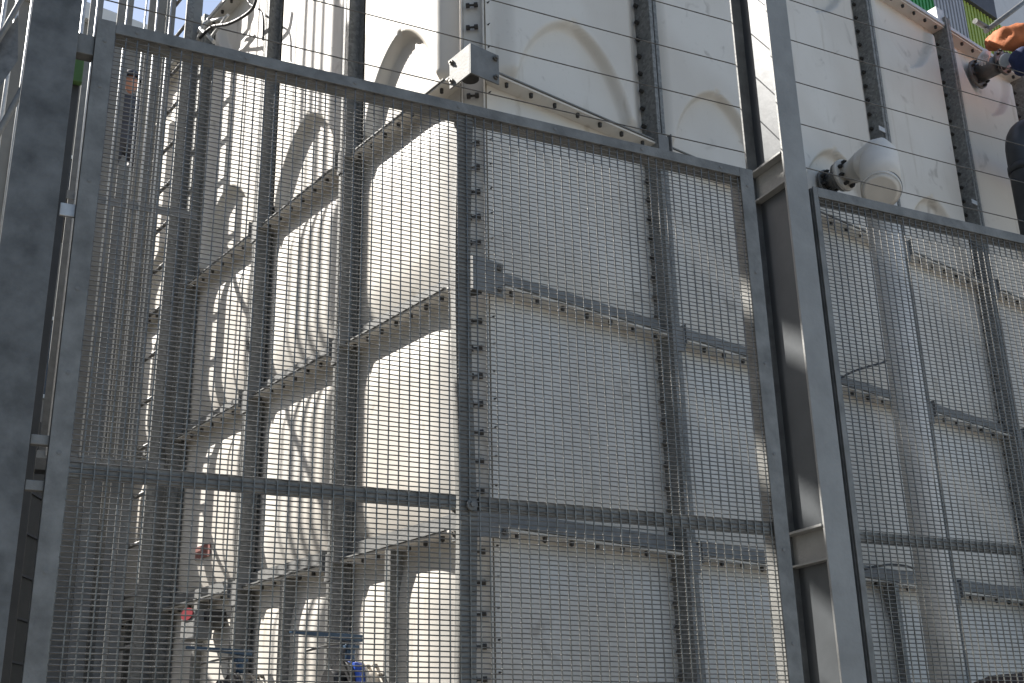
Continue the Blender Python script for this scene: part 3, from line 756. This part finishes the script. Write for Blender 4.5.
# green hoarding seen in the slot beside the left column
gx0, gz0 = hit(72, 80, FF, 1.0); gx1, gz1 = hit(86, 48, FF, 1.0)
mb = MB(); mb.box(FF, (gx0-.05, 1.0, gz0), (gx1, 1.03, gz1), .005); gh = mb.build('green_panel', M['greenmoss'], origin=FF.p(gx0, 1.0, gz0))
mb = MB(); mb.box(FF, (gx0-.05, 1.034, 0), (gx1-.005, 1.10, gz1), .005); mb.box(FF, (gx0-.05, 1.034, gz1+.002), (gx1, 1.1, gz1+.04), .005); mb.build('backing', M['louvre'], gh)
tag(gh, 'green panel seen in the slot beside the dark left column', 'panel')

# staircase stringers at the far left
st = thing('steel_stair', 'steel stair with pale slanting handrail at the upper left edge', 'stair', FF.p(-2.6, 2.5, 0))
OS = 2.6
def pf(x, y, o): h = hit(x, y, FF, o); return FF.p(h[0], o, h[1])
for (a, b, r, nm) in (((-60, 142), (60, -68), .014, 'handrail'), ((-60, 92), (60, -90), .009, 'handrail'), ((-60, 240), (60, 20), .016, 'handrail')):
    mb = MB(); mb.tube(pf(*a, OS), pf(*b, OS), r, n=12); mb.build(nm, M['galv2'], st)
hst = pf(-60, 140, OS+.3); 
mb = MB(); mb.hexa([pf(-90, 220, OS+.05), pf(18, 60, OS+.05), pf(18, 60, OS+.9), pf(-90, 220, OS+.9), pf(-90, 180, OS+.05), pf(18, 15, OS+.05), pf(18, 15, OS+.9), pf(-90, 180, OS+.9)]); mb.build('stringer', M['metalgrey'], st)

# unseen slatted screen, added off to the left to shade the right column
qx = Vector((math.sin(R_(-68)), math.cos(R_(-68)), 0)); qy = Vector((math.cos(R_(-68)), -math.sin(R_(-68)), 0))
FT = Frame(Vector((1.08, 3.52, 0))+qx*5.0, qy, qx)
pr = thing('shade_screen', 'unseen slatted screen added left of the frame to shade the right column', 'screen', FT.p(.15, 0, 0))
for z0, z1 in ((0, 6.5), (7.10, 7.28), (7.45, 7.85), (8.0, 8.58)):
    mb = MB(); mb.box(FT, (-.42, 0, z0), (.60, .06, z1), .004); mb.build('board', M['render'], pr)
for q in (-.50, .605):
    mb = MB(); mb.box(FT, (q, 0, 0), (q+.075, .09, 8.8), .004); mb.build('post', M['galv2'], pr)

# unseen building added off to the left to block low sky and deepen the shade
nb_ = thing('sky_blocker', 'unseen dark building added left of the frame to block the low sky', 'building', (-14, -10, 0))
mb = MB(); mb.box(W0, (-22, -30, 0), (-10.5, 3.5, 21.5)); mb.build('wall', M['render'], nb_)
mb = MB(); mb.box(W0, (-22.1, -30.1, 21.505), (-10.4, 3.6, 21.8)); mb.build('parapet', M['pale'], nb_)

# distant figure behind the bars
fp = (FF, 8.5)
def pd(x, y): h = hit(x, y, FF, 8.5); return FF.p(h[0], 8.5, h[1])
wh = pd(131, 84); wu = thing('person', 'person in dark clothes and cap standing far behind the bar screen', 'person', wh-Vector((0,0,1.66)))
base = wh-Vector((0,0,1.66)); sd = dF; fwv = (Vector((0,0,0))-Vector((wh.x, wh.y, 0))).normalized()
V = [base+Vector((0,0,.92)), base+Vector((0,0,1.18)), base+Vector((0,0,1.40)), base+Vector((0,0,1.53)), base+sd*.10+Vector((0,0,.88)), base+sd*.11+Vector((0,0,.48)), base+sd*.11+Vector((0,0,.07)), base+sd*.11+fwv*.16+Vector((0,0,.04)),
     base-sd*.10+Vector((0,0,.88)), base-sd*.11+Vector((0,0,.48)), base-sd*.11+Vector((0,0,.07)), base-sd*.11+fwv*.16+Vector((0,0,.04)), base+sd*.19+Vector((0,0,1.40)), base+sd*.25+Vector((0,0,1.12)), base+sd*.24+fwv*.1+Vector((0,0,.88)), base-sd*.19+Vector((0,0,1.40)), base-sd*.25+Vector((0,0,1.12)), base-sd*.24+fwv*.1+Vector((0,0,.88))]
skin_body('body', M['charcoal'], V, [(0,1),(1,2),(2,3),(0,4),(4,5),(5,6),(6,7),(0,8),(8,9),(9,10),(10,11),(2,12),(12,13),(13,14),(2,15),(15,16),(16,17)],
          [(.15,.11),(.14,.11),(.15,.11),.055,.085,.06,.045,.035,.085,.06,.045,.035,.065,.045,.033,.065,.045,.033], wu)
head_mesh(wh, fwv, Vector((0,0,1))).build('head', M['skin'], wu)
hm = MB(); bmesh.ops.create_uvsphere(hm.bm, u_segments=20, v_segments=12, radius=.112)
bmesh.ops.delete(hm.bm, geom=[v for v in hm.bm.verts if v.co.z < -.005], context='VERTS')
for v in hm.bm.verts: v.co = wh+Vector((0,0,.04+v.co.z*1.1))+fwv*v.co.y*1.1+sd*v.co.x
for f in hm.bm.faces: f.smooth = True
hm.build('cap', M['black'], wu)
pl = thing('access_platform', 'high grey access platform far behind the bar screen', 'platform', base)
mb = MB(); mb.box(Frame(base, dF, nF), (-.9, -.5, -.08), (.9, .6, -.01), .005); mb.build('deck', M['metalgrey'], pl)
for a in (-.85, .85):
    for b in (-.45, .55):
        mb = MB(); mb.tube(base+dF*a+nF*b+Vector((0,0,-base.z)), base+dF*a+nF*b+Vector((0,0,-.082)), .04, n=10); mb.build('leg', M['metalgrey'], pl)

# dark drum top at the bottom right
qs, qz = hit(985, 676, FR, .55)
dr = thing('dark_drum', 'dark brown rounded tank lid peeking in at the bottom right corner', 'drum', FR.p(qs, .75, 0))
mb = MB(); c = FR.p(qs, .8, 0); mb.sweep([c+Vector((0,0,0.01)), c+Vector((0,0,qz-.12)), c+Vector((0,0,qz-.04)), c+Vector((0,0,qz-.01)), c+Vector((0,0,qz))], [.30, .30, .28, .2, .05], 32); mb.build('shell', mat('brown_drum', (.06, .035, .028), .5, 0, .3, 6), dr)

# ================================================================== CAMERA, LIGHT, WORLD
cam = bpy.data.cameras.new('camera'); co = bpy.data.objects.new('camera', cam); COL.objects.link(co)
cam.sensor_width = 36; cam.lens = FPX/1024*36; cam.shift_x = (512-PX)/1024; cam.shift_y = (PY-341.5)/1024; cam.clip_start = .05; cam.clip_end = 3000
mw = Matrix(((RT.x, UP.x, -fw.x, 0), (RT.y, UP.y, -fw.y, 0), (RT.z, UP.z, -fw.z, 0), (0, 0, 0, 1))); mw.translation = EYE; co.matrix_world = mw
SC.camera = co
SAZ, SEL = -68.0, 45.0
sun = bpy.data.lights.new('sun', 'SUN'); so = bpy.data.objects.new('sun', sun); COL.objects.link(so)
sun.energy = 5.0; sun.angle = R_(.53); sun.color = (1, .985, .965)
sd_ = az(R_(SAZ))*math.cos(R_(SEL))+Vector((0,0,math.sin(R_(SEL))))
so.rotation_euler = sd_.to_track_quat('Z', 'Y').to_euler()
w = bpy.data.worlds.new('World'); SC.world = w; w.use_nodes = True
nt = w.node_tree; bg = nt.nodes['Background']; sky = nt.nodes.new('ShaderNodeTexSky'); sky.sky_type = 'NISHITA'; sky.sun_disc = False
sky.sun_elevation = R_(SEL); sky.sun_rotation = R_(SAZ); sky.air_density = 1.0; sky.dust_density = 1.5; sky.ozone_density = 1.0
nt.links.new(sky.outputs[0], bg.inputs[0]); bg.inputs[1].default_value = .085
SC.view_settings.view_transform = 'Standard'; SC.view_settings.look = 'None'; SC.view_settings.exposure = 1.32; SC.view_settings.gamma = 1
SC.view_settings.use_white_balance = True; SC.view_settings.white_balance_temperature = 6850; SC.view_settings.white_balance_tint = 10
